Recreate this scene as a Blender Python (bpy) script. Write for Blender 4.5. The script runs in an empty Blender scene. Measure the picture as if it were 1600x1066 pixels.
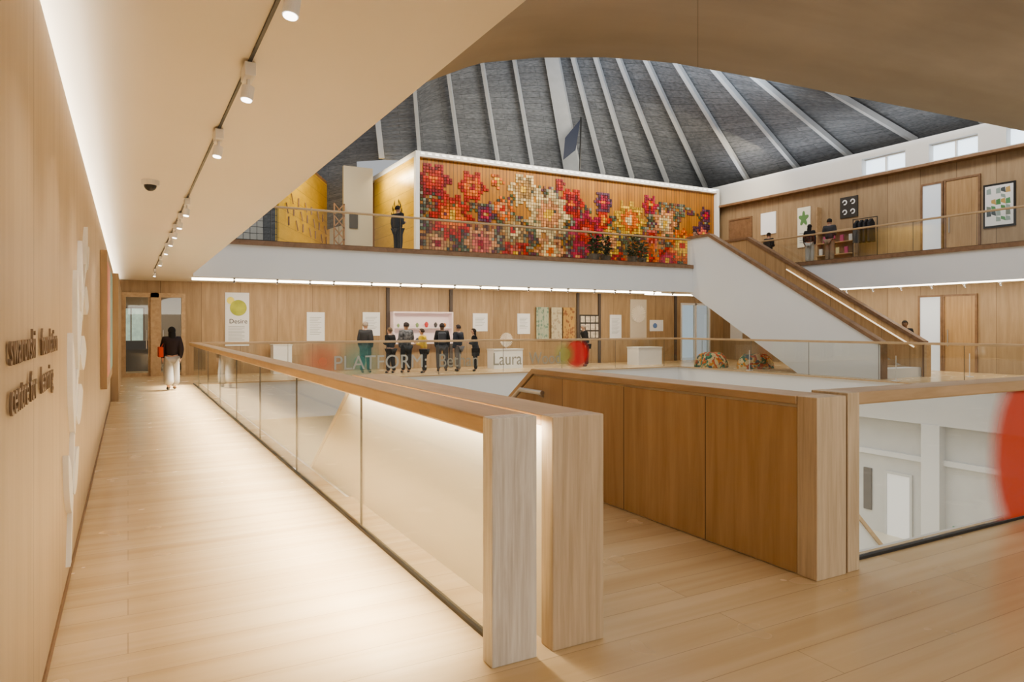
import bpy, math, random, bmesh
from mathutils import Vector, Matrix
random.seed(7)
S=bpy.context.scene
COL=S.collection
# ------------------------------------------------------------ materials
def newmat(name):
    m=bpy.data.materials.new(name); m.use_nodes=True
    nt=m.node_tree; b=nt.nodes['Principled BSDF']; return m,nt,b
def flat(name,c,rough=.6,metal=0,em=None,es=0,noise=.0,nscale=3):
    m,nt,b=newmat(name)
    b.inputs['Roughness'].default_value=rough; b.inputs['Metallic'].default_value=metal
    b.inputs['Base Color'].default_value=(*c,1)
    if noise:
        g=nt.nodes.new('ShaderNodeNewGeometry'); n=nt.nodes.new('ShaderNodeTexNoise'); n.inputs['Scale'].default_value=nscale
        n.inputs['Detail'].default_value=5
        nt.links.new(g.outputs['Position'],n.inputs['Vector'])
        r=nt.nodes.new('ShaderNodeValToRGB')
        r.color_ramp.elements[0].position=.3; r.color_ramp.elements[1].position=.7
        r.color_ramp.elements[0].color=(*[v*(1-noise) for v in c],1)
        r.color_ramp.elements[1].color=(*[min(1,v*(1+noise)) for v in c],1)
        nt.links.new(n.outputs['Fac'],r.inputs['Fac']); nt.links.new(r.outputs['Color'],b.inputs['Base Color'])
    if em:
        b.inputs['Emission Color'].default_value=(*em,1); b.inputs['Emission Strength'].default_value=es
    return m
def math_node(nt,op,a,b=None):
    n=nt.nodes.new('ShaderNodeMath'); n.operation=op
    for i,v in enumerate((a,b)):
        if v is None: continue
        if isinstance(v,(int,float)): n.inputs[i].default_value=v
        else: nt.links.new(v,n.inputs[i])
    return n.outputs[0]
def mixc(nt,f,a,b,mode='MIX'):
    n=nt.nodes.new('ShaderNodeMix'); n.data_type='RGBA'; n.blend_type=mode
    for k,v in ((0,f),(6,a),(7,b)):
        if isinstance(v,(int,float)): n.inputs[k].default_value=v
        elif isinstance(v,tuple): n.inputs[k].default_value=(*v,1)
        else: nt.links.new(v,n.inputs[k])
    return n.outputs[2]
def wood(name,c1,c2,scale=(9,9,.7),rough=.5,seam=None,spacing=1.2,off=0,seamw=.012,vary=.12):
    m,nt,b=newmat(name); b.inputs['Roughness'].default_value=rough
    g=nt.nodes.new('ShaderNodeNewGeometry')
    mp=nt.nodes.new('ShaderNodeMapping'); mp.inputs['Scale'].default_value=scale
    nt.links.new(g.outputs['Position'],mp.inputs['Vector'])
    n=nt.nodes.new('ShaderNodeTexNoise'); n.inputs['Scale'].default_value=1.6; n.inputs['Detail'].default_value=7
    n.inputs['Roughness'].default_value=.62; n.inputs['Distortion'].default_value=.4
    nt.links.new(mp.outputs[0],n.inputs['Vector'])
    r=nt.nodes.new('ShaderNodeValToRGB'); r.color_ramp.elements[0].position=.32; r.color_ramp.elements[1].position=.68
    r.color_ramp.elements[0].color=(*c1,1); r.color_ramp.elements[1].color=(*c2,1)
    nt.links.new(n.outputs['Fac'],r.inputs['Fac']); col=r.outputs['Color']
    if seam:
        sp=nt.nodes.new('ShaderNodeSeparateXYZ'); nt.links.new(g.outputs['Position'],sp.inputs[0])
        a=sp.outputs['XYZ'.index(seam)]
        a=math_node(nt,'ADD',a,off+1000*spacing)
        q=math_node(nt,'DIVIDE',a,spacing)
        fl=math_node(nt,'FLOOR',q); fr=math_node(nt,'FRACT',q)
        wn=nt.nodes.new('ShaderNodeTexWhiteNoise'); wn.noise_dimensions='1D'; nt.links.new(fl,wn.inputs['W'])
        v=math_node(nt,'ADD',math_node(nt,'MULTIPLY',wn.outputs['Value'],vary),1-vary)
        cb=nt.nodes.new('ShaderNodeCombineXYZ')
        for i in range(3): nt.links.new(v,cb.inputs[i])
        col=mixc(nt,1.0,col,cb.outputs[0],'MULTIPLY')
        ln=math_node(nt,'LESS_THAN',fr,seamw/spacing)
        col=mixc(nt,math_node(nt,'MULTIPLY',ln,.75),col,(.08,.05,.03))
    nt.links.new(col,b.inputs['Base Color'])
    return m
def boards(name,c1,c2,rough=.24):
    m,nt,b=newmat(name)
    g=nt.nodes.new('ShaderNodeNewGeometry')
    br=nt.nodes.new('ShaderNodeTexBrick'); br.offset=.37; br.inputs['Scale'].default_value=1
    br.inputs['Brick Width'].default_value=4.6; br.inputs['Row Height'].default_value=.26
    br.inputs['Mortar Size'].default_value=.0024; br.inputs['Mortar Smooth'].default_value=.4; br.inputs['Bias'].default_value=0
    br.inputs['Color1'].default_value=(*c1,1); br.inputs['Color2'].default_value=(*c2,1)
    br.inputs['Mortar'].default_value=(*[v*.62 for v in c1],1)
    nt.links.new(g.outputs['Position'],br.inputs['Vector'])
    mp=nt.nodes.new('ShaderNodeMapping'); mp.inputs['Scale'].default_value=(.35,7,1)
    nt.links.new(g.outputs['Position'],mp.inputs['Vector'])
    n=nt.nodes.new('ShaderNodeTexNoise'); n.inputs['Scale'].default_value=1.0; n.inputs['Detail'].default_value=6; n.inputs['Distortion'].default_value=.3
    nt.links.new(mp.outputs[0],n.inputs['Vector'])
    r=nt.nodes.new('ShaderNodeValToRGB'); r.color_ramp.elements[0].color=(.86,.82,.76,1); r.color_ramp.elements[1].color=(1.0,1,1,1)
    r.color_ramp.elements[0].position=.3; r.color_ramp.elements[1].position=.65
    nt.links.new(n.outputs['Fac'],r.inputs['Fac'])
    col=mixc(nt,1.0,br.outputs['Color'],r.outputs['Color'],'MULTIPLY')
    # occasional scuffs
    n3=nt.nodes.new('ShaderNodeTexNoise'); n3.inputs['Scale'].default_value=1.7; n3.inputs['Detail'].default_value=9; n3.inputs['Roughness'].default_value=.7; nt.links.new(g.outputs['Position'],n3.inputs['Vector'])
    r3=nt.nodes.new('ShaderNodeValToRGB'); r3.color_ramp.elements[0].position=.64; r3.color_ramp.elements[1].position=.72; r3.color_ramp.elements[0].color=(0,0,0,1); r3.color_ramp.elements[1].color=(.22,.22,.22,1)
    nt.links.new(n3.outputs['Fac'],r3.inputs['Fac'])
    col=mixc(nt,r3.outputs['Color'],col,(.30,.22,.14))
    nt.links.new(col,b.inputs['Base Color'])
    n2=nt.nodes.new('ShaderNodeTexNoise'); n2.inputs['Scale'].default_value=2.5; nt.links.new(g.outputs['Position'],n2.inputs['Vector'])
    rr=math_node(nt,'ADD',math_node(nt,'MULTIPLY',n2.outputs['Fac'],.2),rough-.1)
    nt.links.new(rr,b.inputs['Roughness'])
    return m
def glassmat(name,tint=(.965,.975,.965),base=.035,graz=.36,gc=(1,1,1)):
    m=bpy.data.materials.new(name); m.use_nodes=True; nt=m.node_tree; nt.nodes.clear()
    o=nt.nodes.new('ShaderNodeOutputMaterial'); t=nt.nodes.new('ShaderNodeBsdfTransparent'); t.inputs[0].default_value=(*tint,1)
    gl=nt.nodes.new('ShaderNodeBsdfGlossy'); gl.inputs['Roughness'].default_value=.02; gl.inputs['Color'].default_value=(*gc,1)
    f=nt.nodes.new('ShaderNodeLayerWeight'); f.inputs['Blend'].default_value=.5
    k=math_node(nt,'ADD',math_node(nt,'MULTIPLY',math_node(nt,'POWER',f.outputs['Facing'],4.0),graz),base)
    mx=nt.nodes.new('ShaderNodeMixShader')
    nt.links.new(k,mx.inputs[0]); nt.links.new(t.outputs[0],mx.inputs[1]); nt.links.new(gl.outputs[0],mx.inputs[2]); nt.links.new(mx.outputs[0],o.inputs[0])
    return m
def decal(name,c,alpha,hard=.25):
    m=bpy.data.materials.new(name); m.use_nodes=True; nt=m.node_tree; b=nt.nodes['Principled BSDF']
    b.inputs['Base Color'].default_value=(*c,1); b.inputs['Roughness'].default_value=.5
    uv=nt.nodes.new('ShaderNodeUVMap'); 
    ln=nt.nodes.new('ShaderNodeVectorMath'); ln.operation='LENGTH'; nt.links.new(uv.outputs[0],ln.inputs[0])
    mr=nt.nodes.new('ShaderNodeMapRange'); mr.inputs['From Min'].default_value=1.0; mr.inputs['From Max'].default_value=1-hard
    mr.inputs['To Min'].default_value=0; mr.inputs['To Max'].default_value=alpha
    nt.links.new(ln.outputs['Value'],mr.inputs['Value']); nt.links.new(mr.outputs[0],b.inputs['Alpha'])
    return m
M={}
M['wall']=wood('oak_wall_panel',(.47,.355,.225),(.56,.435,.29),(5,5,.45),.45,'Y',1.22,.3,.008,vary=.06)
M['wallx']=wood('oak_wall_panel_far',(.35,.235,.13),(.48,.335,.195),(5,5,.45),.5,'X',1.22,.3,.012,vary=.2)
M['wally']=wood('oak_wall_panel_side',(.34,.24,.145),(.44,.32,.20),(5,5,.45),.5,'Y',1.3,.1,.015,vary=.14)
M['floor']=boards('pale_oak_boards',(.70,.545,.345),(.63,.475,.285))
M['rail']=wood('oak_rail',(.43,.295,.165),(.55,.39,.235),(6,1,6),.36)
M['railx']=wood('oak_rail_cross',(.43,.295,.165),(.55,.39,.235),(1,6,6),.36)
M['post']=wood('washed_oak_post',(.54,.49,.42),(.78,.74,.67),(26,26,1.3),.6)
M['post2']=wood('oak_post',(.48,.37,.245),(.66,.54,.39),(20,20,1.0),.55)
M['dark']=wood('oak_parapet_panel',(.42,.265,.13),(.54,.36,.195),(7,7,.5),.38,'Y',.98,.05,.012,vary=.12)
M['brown']=wood('brown_oak_trim',(.19,.11,.06),(.28,.17,.10),(3,3,3),.45)
M['cream']=flat('cream_plaster',(.77,.72,.635),.85,noise=.015,nscale=.7)
M['white']=flat('white_plaster',(.70,.70,.69),.8,noise=.015,nscale=.6)
M['creampanel']=flat('warm_white_lacquer',(.80,.73,.59),.7)
M['grey']=flat('pale_grey_plaster',(.60,.60,.585),.8,noise=.03)
M['lowfloor']=flat('lower_stone_floor',(.66,.60,.48),.35,noise=.05)
M['glass']=glassmat('clear_glass')
M['doorglass']=glassmat('door_glass',(.9,.93,.92),.04,.25)
M['black']=flat('black_metal',(.02,.02,.02),.4)
M['joint']=flat('glass_joint_sealant',(.12,.11,.095),.4)
M['steel']=flat('brushed_steel',(.6,.58,.55),.28,1.0)
M['lampw']=flat('white_lamp_metal',(.72,.70,.67),.4)
M['lampg']=flat('grey_lamp_metal',(.22,.21,.20),.4)
M['led']=flat('led_lens',(1,1,1),.3,em=(1,.97,.92),es=5)
M['ledstrip']=flat('led_strip',(1,1,1),.3,em=(1,.92,.78),es=5)
M['ledsoft']=flat('led_handrail',(1,1,1),.3,em=(1,.78,.48),es=.9)
M['daylight']=flat('daylight_pane',(.7,.8,.9),.2,em=(.75,.88,1),es=1.3)
M['rib']=flat('painted_rib',(.42,.43,.44),.6,noise=.05)
M['paper']=flat('white_board',(.78,.78,.78),.7)
M['gold']=wood('gold_panel',(.58,.36,.04),(.70,.46,.07),(1,1,3),.3,'Z',.5,0,.012,vary=.06)
M['text']=flat('dark_lettering',(.05,.045,.04),.6)
M['bronze']=flat('bronze_letter',(.21,.145,.095),.4,.1)
M['textw']=flat('pale_vinyl',(.40,.395,.35),.6)
M['textg']=flat('grey_vinyl',(.30,.29,.235),.6)
def concrete():
    m=flat('board_marked_concrete',(.325,.275,.22),.8,noise=.07,nscale=.8); nt=m.node_tree; b=nt.nodes['Principled BSDF']
    g=nt.nodes.new('ShaderNodeNewGeometry'); sp=nt.nodes.new('ShaderNodeSeparateXYZ'); nt.links.new(g.outputs['Position'],sp.inputs[0])
    d=math_node(nt,'ABSOLUTE',math_node(nt,'SUBTRACT',sp.outputs[0],math_node(nt,'MULTIPLY',sp.outputs[1],.957)))
    ln=math_node(nt,'MULTIPLY',math_node(nt,'LESS_THAN',d,.006),.3)
    src=b.inputs['Base Color'].links[0].from_socket
    mp=nt.nodes.new('ShaderNodeMapping'); mp.inputs['Rotation'].default_value=(0,0,.5); mp.inputs['Scale'].default_value=(.5,3.5,1); nt.links.new(g.outputs['Position'],mp.inputs['Vector'])
    n=nt.nodes.new('ShaderNodeTexNoise'); n.inputs['Scale'].default_value=1.2; n.inputs['Detail'].default_value=6; nt.links.new(mp.outputs[0],n.inputs['Vector'])
    r=nt.nodes.new('ShaderNodeValToRGB'); r.color_ramp.elements[0].color=(.92,.92,.92,1); r.color_ramp.elements[1].color=(1.05,1.05,1.05,1); r.color_ramp.elements[0].position=.35; r.color_ramp.elements[1].position=.65
    nt.links.new(n.outputs['Fac'],r.inputs['Fac'])
    c=mixc(nt,1.0,src,r.outputs['Color'],'MULTIPLY')
    nt.links.new(mixc(nt,ln,c,(.05,.04,.03)),b.inputs['Base Color']); return m
M['conc']=concrete()
def slate():
    m,nt,b=newmat('roof_acoustic_slabs'); b.inputs['Roughness'].default_value=.75
    uv=nt.nodes.new('ShaderNodeUVMap')
    br=nt.nodes.new('ShaderNodeTexBrick'); br.offset=.5; br.inputs['Scale'].default_value=1
    br.inputs['Brick Width'].default_value=1.9; br.inputs['Row Height'].default_value=.25; br.inputs['Mortar Size'].default_value=.008
    br.inputs['Color1'].default_value=(.125,.13,.14,1); br.inputs['Color2'].default_value=(.165,.172,.183,1); br.inputs['Mortar'].default_value=(.07,.075,.08,1)
    nt.links.new(uv.outputs[0],br.inputs['Vector'])
    mp=nt.nodes.new('ShaderNodeMapping'); mp.inputs['Scale'].default_value=(2,7,1); nt.links.new(uv.outputs[0],mp.inputs['Vector'])
    n=nt.nodes.new('ShaderNodeTexNoise'); n.inputs['Scale'].default_value=2.5; n.inputs['Detail'].default_value=8; nt.links.new(mp.outputs[0],n.inputs['Vector'])
    r=nt.nodes.new('ShaderNodeValToRGB'); r.color_ramp.elements[0].color=(.65,.65,.65,1); r.color_ramp.elements[1].color=(1.3,1.3,1.3,1)
    r.color_ramp.elements[0].position=.3; r.color_ramp.elements[1].position=.7
    nt.links.new(n.outputs['Fac'],r.inputs['Fac'])
    nt.links.new(mixc(nt,1.0,br.outputs['Color'],r.outputs['Color'],'MULTIPLY'),b.inputs['Base Color'])
    return m
M['slate']=slate()
# ------------------------------------------------------------ object helpers
def tag(o,label=None,cat=None,group=None,kind=None):
    if label:o['label']=label
    if cat:o['category']=cat
    if group:o['group']=group
    if kind:o['kind']=kind
    return o
def thing(name,loc,label,cat,group=None,rot=0):
    e=bpy.data.objects.new(name,None); e.empty_display_size=.2; e.location=loc; e.rotation_euler[2]=rot
    COL.objects.link(e); return tag(e,label,cat,group)
def mk(name,verts,faces,mat,parent=None,local=False,smooth=False):
    vs=[Vector(v) for v in verts]
    if parent is not None and not local:
        pl=Vector(parent.location); vs=[v-pl for v in vs]
    xs=[v.x for v in vs];ys=[v.y for v in vs];zs=[v.z for v in vs]
    off=Vector(((min(xs)+max(xs))/2,(min(ys)+max(ys))/2,min(zs)))
    me=bpy.data.meshes.new(name); me.from_pydata([v-off for v in vs],[],faces); me.update()
    for m in (mat if isinstance(mat,list) else [mat]): me.materials.append(m)
    if smooth:
        for p in me.polygons: p.use_smooth=True
    o=bpy.data.objects.new(name,me); o.location=off; COL.objects.link(o)
    if parent is not None: o.parent=parent
    return o
BF=[(0,3,2,1),(4,5,6,7),(0,1,5,4),(1,2,6,5),(2,3,7,6),(3,0,4,7)]
def bv(b):
    x0,x1,y0,y1,z0,z1=b
    return [(x0,y0,z0),(x1,y0,z0),(x1,y1,z0),(x0,y1,z0),(x0,y0,z1),(x1,y0,z1),(x1,y1,z1),(x0,y1,z1)]
def boxes(name,bl,mat,parent=None,bevel=0,local=False):
    vs=[];fs=[]
    for b in bl:
        k=len(vs); vs+=bv(b); fs+=[tuple(i+k for i in f) for f in BF]
    o=mk(name,vs,fs,mat,parent,local)
    if bevel:
        m=o.modifiers.new('bevel','BEVEL'); m.width=bevel; m.segments=2; m.limit_method='ANGLE'
    return o
def box(name,b,mat,parent=None,bevel=0,local=False): return boxes(name,[b],mat,parent,bevel,local)
def struct(o): o['kind']='structure'; return o
def bm_fix(o):
    bm=bmesh.new(); bm.from_mesh(o.data); bmesh.ops.recalc_face_normals(bm,faces=bm.faces); bm.to_mesh(o.data); bm.free()
def prism(name,poly,axis,a0,a1,mat,parent=None,local=False,bevel=0):
    n=len(poly); vs=[]
    for a in (a0,a1):
        for p in poly:
            if axis=='X': vs.append((a,p[0],p[1]))
            elif axis=='Y': vs.append((p[0],a,p[1]))
            else: vs.append((p[0],p[1],a))
    fs=[tuple(range(n))[::-1],tuple(range(n,2*n))]+[(i,(i+1)%n,(i+1)%n+n,i+n) for i in range(n)]
    o=mk(name,vs,fs,mat,parent,local)
    bm_fix(o)
    if bevel:
        m=o.modifiers.new('bevel','BEVEL'); m.width=bevel; m.segments=2; m.limit_method='ANGLE'
    return o
def beam(name,p,q,w,h,mat,parent=None,local=False,w2=None):
    p=Vector(p);q=Vector(q);d=(q-p).normalized(); s=d.cross(Vector((0,0,1)))
    if s.length<1e-3: s=Vector((1,0,0))
    s.normalize(); u=s.cross(d).normalized(); w2=w2 or w
    vs=[]
    for c,ww in ((p,w),(q,w2)):
        for a,b in ((-1,-1),(1,-1),(1,1),(-1,1)): vs.append(c+s*a*ww/2+u*b*h/2)
    o=mk(name,vs,BF,mat,parent,local); bm_fix(o); return o
def cyl(name,p,q,r,mat,parent=None,local=False,r2=None,n=20,smooth=True):
    p=Vector(p);q=Vector(q);d=(q-p).normalized(); s=d.orthogonal().normalized(); u=d.cross(s); r2=r if r2 is None else r2
    vs=[];
    for c,rr in ((p,r),(q,r2)):
        for i in range(n):
            a=2*math.pi*i/n; vs.append(c+s*math.cos(a)*rr+u*math.sin(a)*rr)
    fs=[tuple(range(n))[::-1],tuple(range(n,2*n))]+[(i,(i+1)%n,(i+1)%n+n,i+n) for i in range(n)]
    o=mk(name,vs,fs,mat,parent,local); bm_fix(o)
    return o
def text(name,s,size,loc,rot,mat,parent=None,ext=.002,sx=1,space=1):
    c=bpy.data.curves.new(name,'FONT'); c.body=s; c.size=size; c.extrude=ext; c.space_character=space
    t=bpy.data.objects.new(name+'_tmp',c); COL.objects.link(t)
    bpy.context.view_layer.update()
    me=bpy.data.meshes.new_from_object(t.evaluated_get(bpy.context.evaluated_depsgraph_get()))
    bpy.data.objects.remove(t); me.materials.clear(); me.materials.append(mat)
    o=bpy.data.objects.new(name,me); COL.objects.link(o)
    o.rotation_euler=rot; o.scale=(sx,1,1)
    if parent is not None:
        o.parent=parent; o.location=Vector(loc)-Vector(parent.location)
    else: o.location=loc
    return o
RX=(math.pi/2,0,0)
RL=(math.pi/2,0,math.pi/2)
# ------------------------------------------------------------ SHELL
struct(boxes('floor',[(-.4,26,-5,3.15,-.5,0),(-.4,1.8,3.15,25.4,-.5,0),(1.8,4.1,3.15,6.5,-.3,0),
       (1.8,26,21.35,25.4,-.5,0),(19.4,26,3.15,21.35,-.5,0)],M['floor']))
struct(boxes('wall_left',[(-.36,-.33,-5,25.6,0,3.0),(-.62,-.56,-5,25.6,0,3.75),(-.56,-.36,-5,25.6,2.7,2.76)],M['wall']))
struct(boxes('baseboard_left',[(-.33,-.322,-5,17,0,.05)],M['brown']))
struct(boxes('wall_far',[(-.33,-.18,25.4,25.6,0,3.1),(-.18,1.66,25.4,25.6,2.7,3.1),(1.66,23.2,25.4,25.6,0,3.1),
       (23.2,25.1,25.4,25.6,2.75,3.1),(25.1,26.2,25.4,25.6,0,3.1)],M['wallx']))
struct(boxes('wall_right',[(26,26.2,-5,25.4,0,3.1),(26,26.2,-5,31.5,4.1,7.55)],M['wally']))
struct(boxes('ceiling',[(-.6,1.6,-5,25.4,3.1,4.0)],M['cream']))
struct(boxes('ceiling_gallery',[(1.6,26,21.6,31.6,3.1,4.08),(23.1,26,-5,21.6,3.1,4.08)],M['cream']))
struct(boxes('floor_gallery',[(1.6,26,21.4,31.5,4.08,4.1),(23,26,-5,21.4,4.08,4.1)],M['floor']))
struct(boxes('trim_1',[(1.6,20.2,21.4,21.6,3.02,3.98),(22.5,23.1,21.4,21.6,3.02,3.98)],M['white']))
struct(boxes('trim_2',[(23,23.12,-5,21.5,3.02,3.98)],M['white']))
struct(boxes('trim_3',[(1.6,20.2,21.34,21.6,3.98,4.12)],M['brown']))
struct(boxes('trim_4',[(22.94,23.12,-5,21.5,3.98,4.12)],M['brown']))
struct(boxes('wall_gallery_back',[(1,26.2,31.5,31.7,4.1,8.4)],M['grey']))
struct(boxes('trim_5',[(1.8,19.4,21.3,21.42,-1.1,-.01),(19.34,19.46,3.15,21.4,-1.1,-.01),(1.72,1.84,6.5,21.4,-1.1,-.01),(4.1,19.4,3.12,3.2,-1.1,-.01)],M['white']))
struct(boxes('trim_6',[(1.8,19.4,21.24,21.36,-.01,.03),(19.28,19.4,3.15,21.3,-.01,.03)],M['railx']))
struct(boxes('floor_lower',[(-.4,24,-1,25,-4.7,-4.5)],M['lowfloor']))
struct(boxes('wall_lower_right',[(19.6,19.8,-1,25,-4.5,-.5)],M['grey']))
struct(boxes('wall_lower_far',[(-.4,19.6,23,23.2,-4.5,-.5)],M['creampanel']))
struct(boxes('wall_lower_left',[(-.4,-.2,-1,23,-4.5,-.5)],M['creampanel']))
WIN=((9.9,12.6),(13.5,15.2),(16.1,17.9))
struct(boxes('wall_clerestory',[(26,26.5,-5,31.5,7.55,7.72),(26,26.5,-5,31.5,8.38,8.66),(26,26.5,-5,9.9,7.72,8.38),(26,26.5,12.6,13.5,7.72,8.38),(26,26.5,15.2,16.1,7.72,8.38),(26,26.5,17.9,31.5,7.72,8.38)],M['white']))
for i,(a,b) in enumerate(WIN):
    w=box('window_%d'%(i+1),(26.3,26.36,a,b,7.72,8.38),M['daylight']); struct(w)
    fr=boxes('frame',[(26.2,26.3,a,b,7.72,7.77),(26.2,26.3,a,b,8.33,8.38),(26.2,26.3,(a+b)/2-.03,(a+b)/2+.03,7.77,8.33)],M['lampw'],w)
struct(boxes('trim_7',[(25.6,26.0,-5,31.5,7.5,7.6)],M['brown']))
struct(boxes('trim_8',[(26.5,27.6,-5,31.5,8.5,8.66)],M['white']))
prof=[(1.6,3.1),(1.95,3.28),(2.4,3.4),(2.98,3.51),(3.57,3.58),(4.23,3.61),(5.4,3.65),(6.83,3.70),(8.6,3.75),(12,3.86),(18,4.0),(26,4.1)]
def ze(x):
    for (a,za),(b,zb) in zip(prof,prof[1:]):
        if x<=b: return za+(zb-za)*(x-a)/(b-a)
    return prof[-1][1]
vs=[];fs=[];NX=60;NY=16
xs=[1.6+24.4*(i/NX)**1.8 for i in range(NX+1)]
for j in range(NY+1):
    y=4-9*j/NY
    for x in xs: vs.append((x,y,ze(x)+.5*(1-math.exp(-(4-y)*.5))))
for j in range(NY+1):
    y=4-9*j/NY
    for x in xs: vs.append((x,y,ze(x)+1.3))
n1=NX+1;N=(NY+1)*n1
for j in range(NY):
    for i in range(NX):
        a=j*n1+i; fs.append((a,a+1,a+n1+1,a+n1)); fs.append((N+a,N+a+n1,N+a+n1+1,N+a+1))
for i in range(NX): fs.append((i,i+N,i+1+N,i+1))
o=mk('ceiling_concrete',vs,fs,M['conc'],smooth=False); struct(o)
for p in o.data.polygons[:]: p.use_smooth=abs(p.normal.z)>.5
# ------------------------------------------------------------ ROOF
ribs=[((3,33,8.6),(3,33,12)),((9.03,27.5,8.8),(8.8,27.55,11)),((10.7,27.5,9),(10.15,26.6,11.2)),((12.55,27.5,9),(11.3,25.9,12)),
((14.42,27.5,9),(12.8,25.8,12.5)),((16.2,27.5,9),(14.25,25.7,12.9)),((18.4,27.5,9),(15.7,25.0,13)),((20.2,27.5,9),(16.5,24.6,13)),
((21.97,27.5,9),(17.3,24.1,13)),((24.24,27.5,9),(18.1,23.5,12.8)),((26.9,27.5,9),(18.8,22.6,12.6)),((27,24.6,8.7),(19.8,21.8,12.3)),
((27,21.66,8.75),(20.8,20.6,11.8)),((27,19.08,8.85),(21.9,19.3,11.2)),((27,16.3,8.9),(24.2,17.5,10.5)),((27,13.75,8.9),(24.6,14,10.4)),((27,6,8.9),(24.6,6,10.4)),
((8.2,28.3,8.8),(8.1,28.3,11))]
def shell(idx,name,tmax=1.6,tlow=None):
    vs=[];fs=[];uvs=[];rows=24;U=0;prev=None
    for k in idx:
        B=Vector(ribs[k][0]);T=Vector(ribs[k][1])
        t0=tlow if tlow is not None else (-.2 if (k<=2 or k==17) else -.05)
        mid=(B+T)/2
        if prev is not None: U+=(mid-prev).length
        prev=mid
        for j in range(rows+1):
            t=t0+(tmax-t0)*j/rows
            vs.append(B+(T-B)*t+Vector((.12,.25,.12))); uvs.append((U,t*4.6))
    n=rows+1
    for c in range(len(idx)-1):
        for j in range(rows):
            a=c*n+j; fs.append((a,a+1,a+n+1,a+n))
    o=mk(name,vs,fs,M['slate']); ul=o.data.uv_layers.new(name='UVMap')
    for p in o.data.polygons:
        for li in p.loop_indices: ul.data[li].uv=uvs[o.data.loops[li].vertex_index]
    return struct(o)
shell([0,17],'ceiling_roof_shell_west',1.6,-1.3); shell([17]+list(range(1,7)),'ceiling_roof_shell'); shell(list(range(6,17)),'ceiling_roof_shell_east')
for k,(B,T) in enumerate(ribs[:17]):
    if k==0: continue
    B=Vector(B);T=Vector(T); t0=-.15 if k<=2 else 0
    if k==6:
        r=beam('roof_pillar_rib',B,B+(T-B)*1.6,.75,.3,M['rib'],w2=.5)
        tag(r,'thick tapering grey concrete rib where two roof shells meet','beam')
    else:
        r=beam('roof_rib',B+(T-B)*t0,B+(T-B)*1.6,.12 if k<6 else .17,.22,M['rib'])
        tag(r,'long grey painted beam running up the curved roof lining','beam','roof ribs')
B=Vector((6.1,30.0,7));r=beam('roof_rib',B,B+Vector((-.1,0,6)),.12,.22,M['rib']); tag(r,'long grey painted beam running up the curved roof lining','beam','roof ribs')
bn=thing('banner',(17.2,26.2,8.6),'dark blue narrow banner hanging on the thick roof rib','banner')
o=mk('cloth',[(16.9,26.0,9.0),(17.5,25.9,9.5),(17.75,25.9,10.9),(17.0,26.0,10.0)],[(0,1,2,3)],flat('navy_cloth',(.02,.025,.045),.7),bn)
beam('pole',(17.7,25.88,8.45),(17.78,25.88,11.0),.05,.05,M['black'],bn)
# ------------------------------------------------------------ MURAL BOX
mb=thing('mural_pavilion',(17.6,25.4,4.1),'box-shaped pavilion with flower mosaic front, gilded end, white frame','pavilion')
slat=wood('amber_slats',(.36,.145,.022),(.52,.235,.04),(2,2,.3),.45,'X',.16,0,.03,vary=.25)
box('body',(9.85,25.5,25.5,31.2,4.1,8.2),slat,mb)
box('gilded_side',(9.75,9.85,25.5,30.6,4.1,8.25),M['gold'],mb)
boxes('frame',[(9.7,25.65,25.3,31.3,8.2,8.4),(9.7,9.86,25.3,25.5,4.1,8.2),(25.48,25.65,25.3,25.5,4.1,8.2)],M['paper'],mb)
boxes('edge_lamp',[(9.9+i*.3,10.05+i*.3,25.26,25.3,8.27,8.34) for i in range(52)],flat('frame_bulbs',(1,1,1),.4,em=(1,.95,.85),es=.8),mb)['kind']='stuff'
flowers=[]
def F(x,z,r,outer,inner,core,n=8): flowers.append((x,z,r,outer,inner,core,n))
red=(.50,.025,.012);crim=(.30,.008,.02);org=(.72,.17,.03);yel=(.72,.45,.07);cream=(.72,.56,.30);pink=(.62,.15,.12);mag=(.42,.02,.07);pur=(.13,.05,.10);peach=(.68,.32,.15);tan=(.45,.27,.10)
F(10.5,7.4,.8,crim,red,org,6);F(12.2,7.25,.7,red,org,crim,6);F(11.3,6.0,1.0,red,org,yel,10);F(12.6,5.0,.8,peach,pink,crim,8)
F(13.6,6.5,.55,org,peach,red,7);F(14.6,7.4,.8,cream,tan,yel,6);F(15.8,6.4,1.15,cream,peach,yel,9);F(14.1,5.6,.65,tan,cream,red,8)
F(17.0,7.0,.75,red,crim,org,6);F(17.8,5.8,1.0,mag,red,pink,8);F(15.9,4.85,.8,peach,cream,org,8);F(20.2,6.5,.95,yel,org,cream,9)
F(22.3,6.5,.75,peach,cream,yel,7);F(23.4,5.5,.9,org,yel,red,9);F(21.1,4.8,.9,org,red,yel,8);F(18.7,7.2,.55,pur,mag,org,6)
F(22.4,4.75,.7,red,mag,yel,8);F(10.7,4.9,.65,tan,peach,crim,7);F(14.2,4.6,.75,red,pink,yel,8);F(19.0,5.4,.75,yel,peach,red,8)
F(24.7,6.1,.7,pur,pink,yel,7);F(19.4,4.6,.6,red,crim,org,6);F(24.5,4.75,.75,peach,org,yel,7);F(17.3,4.7,.55,pur,mag,peach,7);F(12.8,6.2,.45,pur,mag,tan,5)
F(21.4,7.3,.5,mag,red,yel,6);F(13.3,7.6,.35,org,yel,red,5);F(18.7,6.4,.45,red,org,yel,6);F(21.5,5.8,.45,pink,red,yel,6);F(24.9,7.1,.4,pur,mag,org,6);F(16.4,7.75,.3,crim,red,org,5)
vs=[];fs=[];cols=[];c=.125
nx=int(15.35/c);nz=int(3.95/c)
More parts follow.
